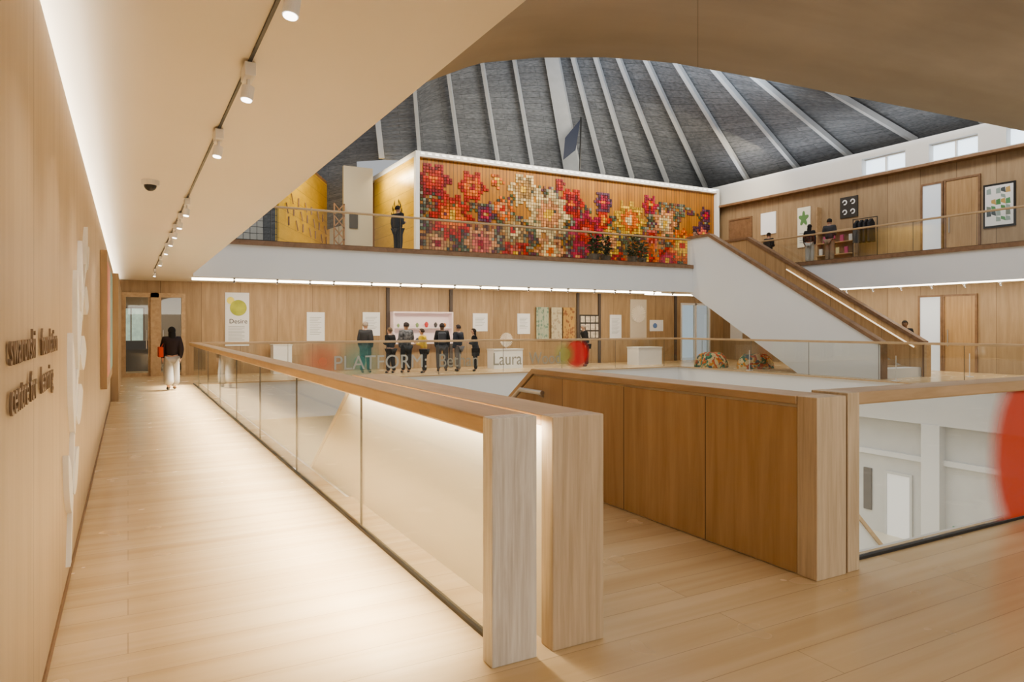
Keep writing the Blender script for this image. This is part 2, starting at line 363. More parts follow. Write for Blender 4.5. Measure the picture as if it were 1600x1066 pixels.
for i in range(nx):
    for j in range(nz):
        x=10.0+i*c;z=4.2+j*c;col=None
        for (fx,fz,r,o1,i1,co,n) in flowers:
            dx=x-fx;dz=z-fz;d=math.hypot(dx,dz);a=math.atan2(dz,dx)
            R=r*(.84+.16*math.cos(n*a))
            if d<R:
                q=d/R
                col=co if q<.25 else (i1 if q<.62 else o1)
                if .55<q<.68: col=tuple(v*.5 for v in col)
                if q>.9: col=tuple(v*.7 for v in col)
                k=random.uniform(.6,1.2); col=tuple(min(.85,v*k) for v in col)
                if random.random()<.03: col=None
                break
        if col is None:
            g=math.sin(x*2.1+z*1.7)+math.sin(x*1.3-z*3.1)
            top=7.1+.5*math.sin(x*.9)
            if z<top and g>-.6 and random.random()<.8:
                col=random.choice([(.06,.09,.04),(.10,.13,.08),(.16,.17,.13),(.05,.06,.05),(.12,.03,.06),(.2,.08,.05),(.24,.25,.2),(.08,.04,.02),(.3,.13,.03)])
            elif z<5.8 and random.random()<.6: col=random.choice([(.08,.03,.02),(.2,.05,.02),(.1,.1,.07),(.3,.13,.05)])
        if col is None: continue
        k=len(vs);h=c*.42;y=25.46
        vs+=[(x-h,y,z-h),(x+h,y,z-h),(x+h,y,z+h),(x-h,y,z+h),(x-h,25.5,z-h),(x+h,25.5,z-h),(x+h,25.5,z+h),(x-h,25.5,z+h)]
        fs+=[(k,k+1,k+2,k+3),(k,k+4,k+5,k+1),(k+2,k+6,k+7,k+3),(k+1,k+5,k+6,k+2),(k,k+3,k+7,k+4)]
        cols+=[col]*5
m,nt,b=newmat('painted_tiles'); at=nt.nodes.new('ShaderNodeAttribute'); at.attribute_name='tilecol'; nt.links.new(at.outputs['Color'],b.inputs['Base Color']); b.inputs['Roughness'].default_value=.45
o=mk('mosaic',vs,fs,m,mb); ca=o.data.color_attributes.new('tilecol','FLOAT_COLOR','CORNER')
for p,cc in zip(o.data.polygons,cols):
    for li in p.loop_indices: ca.data[li].color=(*cc,1)
o['label']='grid of small coloured tiles forming large flowers'
lv=[];lf=[]
for s in (-1,1):
    for i in range(7):
        a=math.radians(-80+i*22); cy=27.6+s*.55*math.cos(a); cz=6.1+.65*math.sin(a)
        for w in (-1,1):
            k=len(lv); ta=a+w*.5
            ty=s*-math.sin(ta)*.3; tz=math.cos(ta)*.3
            lv+=[(9.73,cy,cz),(9.73,cy+ty*.5+.06*w,cz+tz*.5),(9.73,cy+ty,cz+tz),(9.73,cy+ty*.5-.06*w,cz+tz*.5)]
            lf.append((k,k+1,k+2,k+3))
mk('laurel_emblem',lv,lf,M['black'],mb)
# ------------------------------------------------------------ gallery left items
gw=thing('gilded_wall',(6.4,27.0,4.1),'yellow gilded display wall with small hanging tools','display wall')
vs=[(4.2,23.6,4.1),(7.45,29.95,4.1),(7.55,29.9,4.1),(4.3,23.55,4.1)];vs=vs+[(x,y,7.6) for x,y,z in vs]
o=mk('panel',vs,BF,M['gold'],gw); bm_fix(o)
vs=[(x,y,7.6) for x,y,z in vs[:4]]+[(x,y,7.72) for x,y,z in vs[:4]]
o=mk('cap',vs,BF,M['brown'],gw); bm_fix(o)
for i in range(22):
    t=.06+i*.042; px,py=4.3+3.25*t+.03,23.55+6.35*t
    zz=6.2-.42*(i%3)
    beam('hanging_tool',(px,py,zz),(px+.06*(i%2),py,zz-.3-.06*(i%2)),.045,.03,M['brown'],gw)
dw=thing('display_wall',(8.0,27.3,4.1),'tall white partition with a small black sign','partition')
box('panel',(7.42,8.6,27.2,27.35,4.1,7.95),flat('partition_paint',(.42,.39,.32),.8),dw)
box('sign',(7.65,7.98,27.15,27.2,5.5,6.05),M['text'],dw)
lt=thing('lattice_screen',(7.2,27.0,4.1),'brown timber lattice screen beside the white partition','screen')
boxes('upright',[(6.98,7.03,27.0,27.05,4.1,6.4),(7.37,7.42,27.0,27.05,4.1,6.4)],M['brown'],lt)
for i in range(5):
    beam('slat',(7.0,27.02,4.1+i*.46),(7.4,27.02,4.56+i*.46),.04,.04,M['brown'],lt)
    beam('slat',(7.4,27.04,4.1+i*.46),(7.0,27.04,4.56+i*.46),.04,.04,M['brown'],lt)
wg=thing('wire_grid_rack',(3.6,22.8,4.1),'black wire grid display rack behind the balustrade','rack')
boxes('grid',[(2.7+i*.2,2.715+i*.2,22.8,22.815,4.1,5.5) for i in range(8)]+[(2.7,4.115,22.8,22.815,4.1+i*.2,4.115+i*.2) for i in range(8)],M['black'],wg)
# ------------------------------------------------------------ BALUSTRADES
def balustrade(name,axis,fixed,a0,a1,z0,panel,label,cap=(.245,.09),top=1.17,mat='rail',capoff=0,channel=True):
    loc=(fixed,a0,z0) if axis=='Y' else (a0,fixed,z0)
    e=thing(name,loc,label,'balustrade')
    w,h=cap
    def bx(nm,off0,off1,s0,s1,zz0,zz1,mm,bevel=0):
        if axis=='Y': b=(fixed+off0,fixed+off1,s0,s1,z0+zz0,z0+zz1)
        else: b=(s0,s1,fixed+off0,fixed+off1,z0+zz0,z0+zz1)
        return box(nm,b,mm,e,bevel)
    bx('handrail',-w/2+capoff,w/2+capoff,a0,a1,top-h,top,M[mat],.012)
    s=a0
    while s<a1-.05:
        q=min(s+panel,a1); bx('glass_panel',-.008,.008,s+.006,q-.006,.03,top-h+.01,M['glass'])
        if q<a1-.05: bx('joint',-.008,.008,q-.004,q+.004,.03,top-h,M['joint'])
        s=q
    if channel: bx('base_channel',-.018,.018,a0,a1,0.0,.02,M['black'])
    return e
b1=balustrade('glass_balustrade','Y',1.62,3.0,21.5,0,2.42,'long glass balustrade with broad oak handrail and washed oak end post')
box('end_post',(1.49,1.735,2.9,3.0,0,1.17),M['post'],b1,.006)['label']='pale washed oak end post'
b2=balustrade('glass_balustrade','X',21.4,1.75,19.5,0,2.42,'glass balustrade with oak handrail and large vinyl lettering',cap=(.14,.07),mat='railx')
b3=balustrade('glass_balustrade','Y',19.5,3.2,21.32,0,2.42,'glass balustrade with oak handrail beside the open well',cap=(.14,.07))
b4=balustrade('glass_balustrade','X',3.06,4.22,19.3,0,2.6,'glass balustrade with oak handrail and big red dot decal',cap=(.26,.085),mat='railx')
box('end_post',(4.1,4.22,2.92,3.2,0,1.17),M['post2'],b4,.006)
b5=balustrade('glass_balustrade','X',21.45,1.7,20.1,4.12,2.0,'upper gallery glass balustrade with slim oak and steel handrail',cap=(.09,.06),top=1.06,mat='railx')
b6=balustrade('glass_balustrade','Y',23.05,2,21.3,4.12,2.0,'upper gallery glass balustrade with slim oak handrail',cap=(.09,.06),top=1.06)
text('lettering','PLATFORM:',.62,(5.5,21.37,.28),RX,M['textw'],b2,.003,.97)
text('lettering','Bethan',.62,(8.98,21.37,.28),RX,M['textg'],b2,.003,.86)
text('lettering','Laura',.62,(11.0,21.37,.28),RX,M['textg'],b2,.003,.84)
text('lettering','Wood',.62,(12.45,21.37,.28),RX,M['textg'],b2,.003,.82)
def dot(parent,axis,fixed,cx,cz,r,zmin,zmax,mat,x0=None,x1=None):
    x0=cx-r if x0 is None else x0; x1=cx+r if x1 is None else x1
    z0=max(zmin,cz-r);z1=min(zmax,cz+r)
    o=mk('dot_decal',[(x0,fixed,z0),(x1,fixed,z0),(x1,fixed,z1),(x0,fixed,z1)],[(0,1,2,3)],mat,parent)
    ul=o.data.uv_layers.new(name='UVMap')
    for i,(x,z) in enumerate(((x0,z0),(x1,z0),(x1,z1),(x0,z1))): ul.data[i].uv=((x-cx)/r,(z-cz)/r)
    return o
D1=decal('red_dot',(.60,.065,.025),.95,.25);D2=decal('faded_red_dot',(.6,.10,.05),.55,.85);D3=decal('teal_dot',(.08,.30,.25),.6,.8);D4=decal('olive_dot',(.35,.4,.1),.6,.6);D5=decal('strong_red_dot',(.65,.03,.03),.85,.35)
dot(b4,'X',3.035,6.98,.52,1.04,.03,1.09,D1)
dot(b2,'X',21.385,5.2,.55,.8,.03,1.09,D2);dot(b2,'X',21.38,6.35,.5,.85,.03,1.09,D3);dot(b2,'X',21.385,14.5,.62,.62,.03,1.09,D5);dot(b2,'X',21.375,13.95,.6,.5,.03,1.09,D4)
# ------------------------------------------------------------ NEAR STAIRWELL
pr=thing('stair_parapet',(1.98,4.6,0),'thick oak parapet with end post and white lacquered outer side','parapet')
box('end_post',(1.83,2.14,2.91,3.02,0,1.155),M['post2'],pr,.006)
prism('core',[(3.02,-.3),(6.4,-.3),(13.4,-4.5),(13.4,-3.4),(6.4,1.1),(3.02,1.1)],'X',1.86,2.12,M['creampanel'],pr)
prism('cap',[(3.02,1.1),(6.4,1.1),(6.42,1.155),(3.02,1.155)],'X',1.83,2.14,M['rail'],pr,bevel=.006)
prism('sloping_cap',[(6.4,1.1),(13.4,-3.4),(13.4,-3.36),(6.42,1.14)],'X',1.85,2.13,flat('pale_cap',(.72,.63,.48),.6),pr)
prism('lining',[(3.02,0),(6.4,0),(13.4,-4.4),(13.4,-3.4),(6.4,1.1),(3.02,1.1)],'X',2.12,2.135,M['dark'],pr)
pr=thing('stair_parapet',(3.92,4.6,0),'thick oak parapet with brown panelled inner side beside stairs','parapet')
box('end_post',(3.785,4.07,2.91,3.06,0,1.155),M['post2'],pr,.006)
prism('core',[(3.06,-.3),(6.4,-.3),(13.4,-4.5),(13.4,-3.4),(6.4,1.1),(3.06,1.1)],'X',3.80,4.06,M['creampanel'],pr)
prism('cap',[(3.06,1.1),(6.4,1.1),(13.4,-3.4),(13.4,-3.34),(6.42,1.155),(3.06,1.155)],'X',3.77,4.08,M['rail'],pr,bevel=.006)
prism('lining',[(3.06,0.01),(6.4,0.01),(13.4,-4.4),(13.4,-3.4),(6.4,1.08),(3.06,1.08)],'X',3.785,3.80,M['dark'],pr)
st=thing('staircase',(2.95,10,-4.5),'oak staircase descending between panelled parapets','staircase')
bl=[];n=26
for i in range(n):
    y=6.5+i*.27; z=-(i+1)*4.5/n
    bl.append((2.16,3.76,y,y+.30,z-.2,z+.0))
boxes('steps',bl,M['floor'],st)
hr=thing('stair_handrail',(3.66,6.8,0),'brushed steel handrail on the inner side of the stair parapet','handrail')
cyl('rail',(3.68,6.05,.93),(3.68,6.5,.93),.024,M['steel'],hr); cyl('rail',(3.68,6.5,.93),(3.68,13,-3.25),.024,M['steel'],hr)
cyl('bracket',(3.68,6.2,.93),(3.785,6.2,.87),.012,M['steel'],hr)
# ------------------------------------------------------------ MAIN STAIR
ms=thing('staircase',(21.3,17.5,0),'white-sided staircase with oak handrail rising to the upper gallery','staircase')
lp=[(21.7,3.05),(21.7,5.2),(20.5,5.2),(13.25,1.04),(13.25,0),(16.3,0)]
prism('near_side',lp,'X',20.2,20.36,M['white'],ms)
prism('far_side',lp,'X',22.36,22.5,M['white'],ms)
prism('soffit',[(21.7,3.05),(21.7,3.4),(15.9,.3),(13.3,.3),(13.3,0),(16.3,0)],'X',20.36,22.36,M['white'],ms)
tp=[(21.7,5.2),(21.7,5.3),(20.45,5.3),(13.2,1.14),(13.2,.0),(13.25,0),(13.25,1.04),(20.5,5.2)]
prism('handrail',tp,'X',20.14,20.42,M['brown'],ms); prism('handrail',tp,'X',22.3,22.56,M['brown'],ms)
prism('inner_lining',[(21.7,4.1),(21.7,5.2),(20.5,5.2),(13.25,1.04),(13.25,0)],'X',22.34,22.36,M['dark'],ms)
bl=[];n=24
for i in range(n):
    y=13.5+i*.31; bl.append((20.36,22.34,y,y+.34,(i+1)*4.1/n-.2,(i+1)*4.1/n))
boxes('steps',bl,M['railx'],ms)
beam('lit_handrail',(22.28,13.5,.95),(22.28,18.5,3.83),.03,.04,M['ledsoft'],ms)
beam('end_newel',(22.43,13.15,0),(22.43,13.15,1.05),.24,.08,M['rail'],ms)
# ------------------------------------------------------------ CEILING FIXTURES
def lstrip(name,b,label): 
    o=box(name,b,M['ledstrip']); return tag(o,label,'light')
lstrip('light_strip',(1.7,20.1,23.2,23.32,3.03,3.1),'long warm linear light under the gallery edge')
lstrip('light_strip',(20.1,25.9,24.2,24.3,3.03,3.1),'short warm linear light over the far doors')
lstrip('light_strip',(24.0,24.1,3,21.4,3.03,3.1),'long warm linear light under the side gallery edge')
def track_lamp(x,y,z,tilt=(-.35,.15),sz=1.0,k='track lights on the corridor ceiling',mt=None):
    mt=mt or M['lampw']
    e=thing('track_spotlight',(x,y,z),'white cylindrical track spotlight pointing at the wall','spotlight',k)
    box('mount',(-.035*sz,.035*sz,-.09*sz,.09*sz,-.09*sz,0),mt,e,.005,True)
    cyl('stem',(0,0,-.09*sz),(0,0,-.17*sz),.012*sz,mt,e,True)
    d=Vector((tilt[0],tilt[1],-1)).normalized(); p=Vector((0,0,-.14*sz)); q=p+d*.09*sz
    cyl('lamp_head',p,q,.040*sz,mt,e,True)
    cyl('lens',q,q+d*.006,.033*sz,M['led'],e,True)
    return e
tr=box('lighting_track',(.592,.608,-2,21,3.085,3.1),M['black']); tag(tr,'thin dark lighting track along the corridor ceiling','track')
for y in (2.98,4.2,5.7,8.9,10.1,11.2,12.3,13.8,16.4,20): track_lamp(.6,y,3.085,(-.15,-.1),.86)
tr=box('lighting_track',(2,20,22.4,22.42,3.08,3.1),M['black']); tag(tr,'thin dark lighting track under the gallery','track')
for i in range(18): track_lamp(2.8+i*1.0+(.25 if i%3 else 0),22.41,3.09,(0,.9),.7,'track lights under the gallery',M['lampg'])
tr=box('lighting_track',(24.6,24.62,4,21,3.08,3.1),M['black']); tag(tr,'thin dark lighting track under the side gallery','track')
for i in range(9): track_lamp(24.61,11+i*1.1,3.09,(.9,0),.7,'track lights under the side gallery',M['lampg'])
def ball(name,c,r,mat,parent,local=True,sc=(1,1,1),n=12,mm=8):
    vs=[];fs=[]
    for j in range(mm+1):
        th=math.pi*j/mm
        for i in range(n):
            a=2*math.pi*i/n; vs.append((c[0]+r*sc[0]*math.sin(th)*math.cos(a),c[1]+r*sc[1]*math.sin(th)*math.sin(a),c[2]+r*sc[2]*math.cos(th)))
    for j in range(mm):
        for i in range(n):
            fs.append((j*n+i,(j+1)*n+i,(j+1)*n+(i+1)%n,j*n+(i+1)%n))
    return mk(name,vs,fs,mat,parent,local,True)
dc=thing('dome_camera',(.2,8.04,3.1),'small white ceiling dome camera with dark glass bubble','camera')
cyl('base',(0,0,-.05),(0,0,0),.085,M['lampw'],dc,True)
ball('bubble',(0,0,-.05),.06,M['black'],dc)
# ------------------------------------------------------------ LEFT WALL ITEMS
sg=thing('wall_sign',(-.33,3.5,1.4),'raised bronze lettering mounted on the oak wall','sign')
text('lettering','swarovski',.165,(-.32,2.62,1.48),RL,M['bronze'],sg,.004,1.0,1.04)
text('lettering','foundation',.165,(-.32,3.52,1.48),RL,M['bronze'],sg,.004,1.0,1.04)
text('lettering','centre for',.165,(-.32,2.64,1.32),RL,M['bronze'],sg,.004,1.0,1.04)
text('lettering','learning',.165,(-.32,3.50,1.32),RL,M['bronze'],sg,.004,1.0,1.04)
rp=thing('wall_relief',(-.32,6,.5),'white cut-out relief of stylised foliage fixed to the wall','relief')
pale=flat('white_relief',(.82,.80,.76),.6)
def leafshape(cy,cz,L,W,ang,th=.03):
    pts=[];n=14
    for i in range(n+1):
        t=i/n; w=W*math.sin(math.pi*t)**.8*(1-.25*t); pts.append((t*L,w))
    for i in range(n-1,0,-1):
        t=i/n; w=W*math.sin(math.pi*t)**.8*(1-.25*t); pts.append((t*L,-w))
    ca_,sa_=math.cos(ang),math.sin(ang)
    poly=[(cy+a*ca_-b*sa_,cz+a*sa_+b*ca_) for a,b in pts]
    prism('leaf_cutout',poly,'X',-.33,-.33+th,pale,rp)
prism('stem',[(4.98,.15),(5.08,.15),(5.45,.95),(6.35,1.75),(6.85,2.1),(6.8,2.16),(6.2,1.78),(5.36,1.02)],'X',-.33,-.305,pale,rp)
for (cy,cz,L,W,a) in ((5.12,.45,.55,.12,2.3),(5.2,.55,.6,.13,.35),(5.35,.9,.7,.15,1.9),(5.5,1.0,.75,.15,.15),(5.75,1.25,.75,.15,1.75),(5.95,1.4,.8,.15,.0),(6.2,1.65,.6,.13,1.7),(6.45,1.85,.7,.13,-.1),(6.75,2.05,.45,.11,1.1),(6.8,2.1,.5,.1,.4)):
    leafshape(cy,cz,L,W,a)
bd=thing('poster_board',(-.3,13,.8),'slim wall-mounted board with pink and teal print','poster board')
box('board',(-.328,-.25,11,14.6,.75,2.65),M['wally'],bd,.004)
box('print',(-.25,-.245,11.1,12.7,.9,2.5),flat('pink_print',(.65,.30,.25),.6,noise=.25,nscale=4),bd)
box('print',(-.25,-.245,12.8,14.5,.9,2.5),flat('teal_print',(.3,.5,.48),.6,noise=.25,nscale=4),bd)
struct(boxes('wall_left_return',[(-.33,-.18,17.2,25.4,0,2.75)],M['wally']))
# ------------------------------------------------------------ DOORS
d=thing('door_1',(.74,25.4,0),None,None); d['kind']='structure'
boxes('frame',[(-.18,-.06,25.34,25.5,0,2.7),(.64,.88,25.34,25.5,0,2.7),(1.54,1.66,25.34,25.5,0,2.7),(-.06,1.54,25.34,25.5,2.56,2.7)],M['rail'],d)
boxes('leaf_edge',[(-.06,.64,25.4,25.46,0,.12),(.88,1.54,25.4,25.46,0,.12),(.57,.64,25.4,25.46,.12,2.56),(.88,.95,25.4,25.46,.12,2.56)],M['rail'],d)
box('glass_leaf',(-.06,.57,25.42,25.44,.12,2.56),M['doorglass'],d); box('glass_leaf',(.95,1.54,25.42,25.44,.12,2.56),M['doorglass'],d)
cyl('handle',(1.0,25.36,.9),(1.0,25.36,1.5),.018,M['steel'],d); cyl('handle',(.52,25.36,.9),(.52,25.36,1.5),.018,M['steel'],d)
struct(boxes('wall_back_room',[(-.6,3,30,30.1,0,3),(-.6,-.5,25.6,30,0,3),(3,3.1,25.6,30,0,3),(-.6,3.1,25.6,30,3,3.1)],flat('back_room_wall',(.42,.33,.24),.7)))
struct(box('floor_back_room',(-.6,3,25.6,30,-.1,0),M['floor']))
w=struct(box('window_7',(-.3,.5,29.9,29.98,1.0,2.3),flat('garden_pane',(.4,.5,.4),.3,em=(.7,.85,.7),es=.45,noise=.3,nscale=6)))
boxes('frame',[(-.35,.55,29.84,29.9,.95,1.0),(-.35,.55,29.84,29.9,2.3,2.35),(-.35,-.3,29.84,29.9,1,2.3),(.5,.55,29.84,29.9,1,2.3),(.08,.12,29.84,29.9,1,2.3)],M['brown'],w)
pc=box('cabinet',(-.4,1.9,28.6,29.2,0,1.1),flat('dark_cabinet',(.09,.07,.05),.5),None,.01); tag(pc,'low dark cabinet inside the room behind the glass doors','cabinet')
d=thing('door_2',(24.15,25.4,0),None,None); d['kind']='structure'
boxes('frame',[(23.2,23.27,25.36,25.5,0,2.75),(24.1,24.2,25.36,25.5,0,2.75),(25.03,25.1,25.36,25.5,0,2.75),(23.27,25.03,25.36,25.5,2.65,2.75)],M['lampw'],d)
box('glass_leaf',(23.27,24.1,25.42,25.44,0,2.65),M['doorglass'],d); box('glass_leaf',(24.2,25.03,25.42,25.44,0,2.65),M['doorglass'],d)
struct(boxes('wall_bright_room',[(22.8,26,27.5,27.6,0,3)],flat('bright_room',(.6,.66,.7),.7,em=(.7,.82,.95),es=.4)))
def wdoor(n,y0,y1,z0,z1,mat,handle=True):
    d=thing('door_%d'%n,(26,(y0+y1)/2,z0),None,None); d['kind']='structure'
    boxes('frame',[(25.93,26,y0-.07,y0,z0,z1+.07),(25.93,26,y1,y1+.07,z0,z1+.07),(25.93,26,y0,y1,z1,z1+.07)],M['brown'],d)
    box('leaf',(25.96,26,y0,y1,z0,z1),mat,d)
    if handle: cyl('handle',(25.92,y1-.12,z0+.9),(25.92,y1-.12,z0+1.5),.018,M['steel'],d)
    return d
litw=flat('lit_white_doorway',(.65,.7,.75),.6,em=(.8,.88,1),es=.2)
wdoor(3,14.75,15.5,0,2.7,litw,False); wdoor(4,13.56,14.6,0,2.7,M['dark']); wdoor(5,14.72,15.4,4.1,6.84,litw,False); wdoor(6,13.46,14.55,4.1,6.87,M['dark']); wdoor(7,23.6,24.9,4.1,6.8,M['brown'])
# ------------------------------------------------------------ FAR WALL EXHIBITS
def panel(x0,x1,z0,z1,mat,label,name='info_panel',y=25.398,t=.03,cat='panel'):
    e=thing(name,((x0+x1)/2,y,z0),label,cat)
    box('board',(x0,x1,y-t,y,z0,z1),mat,e)
    return e
p=panel(2.88,3.65,.95,2.77,M['paper'],'tall white introduction panel with a green circle and dark text','info_panel')
cyl('disc',(3.3,25.35,2.25),(3.3,25.36,2.25),.27,flat('olive_disc',(.45,.47,.08),.6,noise=.2),p,n=32)
cyl('disc',(3.05,25.355,2.5),(3.05,25.36,2.5),.12,flat('yellow_disc',(.8,.7,.15),.6),p,n=32)
text('lettering','Desire',.22,(3.0,25.36,1.72),RX,M['text'],p,.001)
gt=flat('grey_text',(.4,.4,.4),.6)
boxes('text_lines',[(2.98,3.5-.08*(i%3==2),25.36,25.366,1.6-i*.05,1.615-i*.05) for i in range(10)],gt,p)
def infop(x0,x1,z0,z1):
    p=panel(x0,x1,z0,z1,M['paper'],'white rectangular text panel fixed to the oak wall')
    p['group']='white text panels'
    boxes('text_lines',[(x0+.1,x1-.12-.06*(i%3),25.36,25.366,z1-.2-i*.06,z1-.185-i*.06) for i in range(int((z1-z0-.35)/.06))],gt,p)
    return p
infop(5.6,6.23,1.1,2.13);infop(7.64,8.3,1.27,2.15);infop(12.17,12.83,1.42,2.15);infop(14.23,14.83,1.3,2.16);infop(19.0,19.64,1.05,2.15)
p=thing('info_panel',(25.99,24.5,1),'white rectangular text panel fixed to the oak wall','panel'); box('board',(25.97,25.998,24.15,24.9,1.0,2.25),M['paper'],p)
sc=thing('display_case',(9.92,25.2,.95),'pink-lit white wall showcase holding small objects','display case')
pk=flat('showcase_pink_glow',(.75,.62,.6),.6,em=(1,.75,.7),es=.15)  # white shell; its pink lighting is put into colour and emission
boxes('shell',[(8.74,11.1,25.36,25.4,.95,2.13),(8.74,11.1,25.0,25.36,.95,1.0),(8.74,11.1,25.0,25.4,2.13,2.18),(8.7,8.74,25.0,25.4,.95,2.18),(11.1,11.14,25.0,25.4,.95,2.18)],pk,sc)
boxes('shelf',[(8.76,11.08,25.05,25.36,1.55,1.58)],M['paper'],sc)
random.seed(3)
pal=[(.5,.2,.05),(.6,.1,.1),(.1,.15,.3),(.7,.6,.3),(.1,.1,.1),(.3,.4,.2)]
for i in range(12):
    x=8.95+(i%6)*.38; z=1.0 if i<6 else 1.58; r=random.uniform(.05,.09); c0=random.choice(pal)
    v=thing('ornament_vase',(x,25.17,z),'small coloured ceramic vase on a showcase shelf','vase','showcase vases')
    mm=flat('glaze_%d'%i,c0,.3)
    cyl('body',(0,0,0),(0,0,r*1.6),r*.5,mm,v,True,r2=r); cyl('neck',(0,0,r*1.6),(0,0,r*2.6),r,mm,v,True,r2=r*.35)
def curtain(x0,x1,c1,c2,label):
    vs=[];fs=[];n=48
    for i in range(n+1):
        x=x0+(x1-x0)*i/n; y=25.3+.035*math.sin(i*1.1)
        vs+=[(x,y,1.05),(x,y,2.44)]
    for i in range(n): fs.append((2*i,2*i+2,2*i+3,2*i+1))
    m,nt,b=newmat('curtain_fabric'); g=nt.nodes.new('ShaderNodeNewGeometry'); ck=nt.nodes.new('ShaderNodeTexVoronoi'); ck.inputs['Scale'].default_value=7
    nt.links.new(g.outputs['Position'],ck.inputs['Vector']); r=nt.nodes.new('ShaderNodeValToRGB'); r.color_ramp.elements[0].color=(*c1,1); r.color_ramp.elements[1].color=(*c2,1); r.color_ramp.elements[0].position=.35; r.color_ramp.elements[1].position=.5
    nt.links.new(ck.outputs['Distance'],r.inputs['Fac']); nt.links.new(r.outputs['Color'],b.inputs['Base Color']); b.inputs['Roughness'].default_value=.9
    o=mk('textile_hanging',vs,fs,m,None,smooth=True); tag(o,label,'textile'); o['group']='hanging textiles'
curtain(15.1,15.72,(.25,.35,.28),(.50,.53,.41),'sage green patterned textile hanging on the wall')
curtain(15.85,16.4,(.5,.42,.3),(.66,.6,.45),'cream patterned textile hanging on the wall')
curtain(16.45,17.05,(.35,.18,.10),(.6,.4,.17),'rust and ochre patterned textile hanging on the wall')
p=panel(17.34,18.5,1.05,2.14,M['text'],'framed grid of small drawings on the wall','picture_frame',cat='picture')
boxes('drawing',[(17.4+.27*i,17.62+.27*i,25.355,25.366,1.12+.34*j,1.4+.34*j) for i in range(4) for j in range(3)],flat('sketch_paper',(.6,.52,.42),.7,noise=.3,nscale=9),p)
p=panel(20.15,21.1,1.1,2.87,flat('beige_panel',(.62,.55,.45),.7),'tall beige panel carrying a pleated fan','exhibit_panel')
def fan(name,cx,y,cz,r,parent,mat,a0=0,a1=2*math.pi):
    vs=[(cx,y,cz)];fs=[];n=48
    for i in range(n+1):
        a=a0+(a1-a0)*i/n; rr=r*(1 if i%2 else .9); vs.append((cx+rr*math.cos(a),y-(.03 if i%2 else 0),cz+rr*math.sin(a)))
    for i in range(n): fs.append((0,i+1,i+2))
    return mk(name,vs,fs,mat,parent)
fan('fan',20.6,25.35,2.2,.42,p,flat('ivory_paper',(.75,.68,.58),.7))
p=panel(21.3,22.1,1.4,1.93,M['paper'],'small white framed picture on the oak wall','picture_frame',cat='picture')
cyl('motif',(21.6,25.355,1.66),(21.6,25.366,1.66),.12,flat('blue_motif',(.15,.25,.5),.6),p)
for i,x in enumerate((8.55,11.15,17.2,18.35,22.8)):
    struct(box('trim_%d'%(20+i),(x,x+.12,25.33,25.4,0,3.08),flat('reveal_%d'%i,(.10,.08,.07),.6)))
def podium(x0,x1,y0,y1,h,label):
    e=thing('display_plinth',((x0+x1)/2,(y0+y1)/2,0),label,'plinth')
    box('body',(x0+.02,x1-.02,y0+.02,y1-.02,0,h-.04),M['paper'],e); box('top_plate',(x0,x1,y0,y1,h-.04,h),M['white'],e,.005); return e
podium(4.3,4.95,24.6,25.2,1.0,'narrow white display plinth near the introduction panel')
podium(12.2,13.5,23.6,24.2,.75,'wide white display plinth with a pleated disc on top')
podium(18.7,20.0,23.0,23.8,.75,'white display plinth with small glass cover')
fs_=thing('fan_sculpture',(12.9,23.9,.75),'ivory pleated paper disc standing on a plinth','sculpture')
fan('disc',12.9,23.9,1.1,.29,fs_,flat('ivory_disc',(.60,.52,.42),.7)); cyl('stand',(12.9,23.92,.75),(12.9,23.92,1.1),.015,M['steel'],fs_)
cv=thing('glass_cover',(19.3,23.4,.75),'clear glass cover protecting an exhibit on a plinth','glass cover')
box('cover',(18.9,19.8,23.1,23.7,.75,1.1),M['glass'],cv)
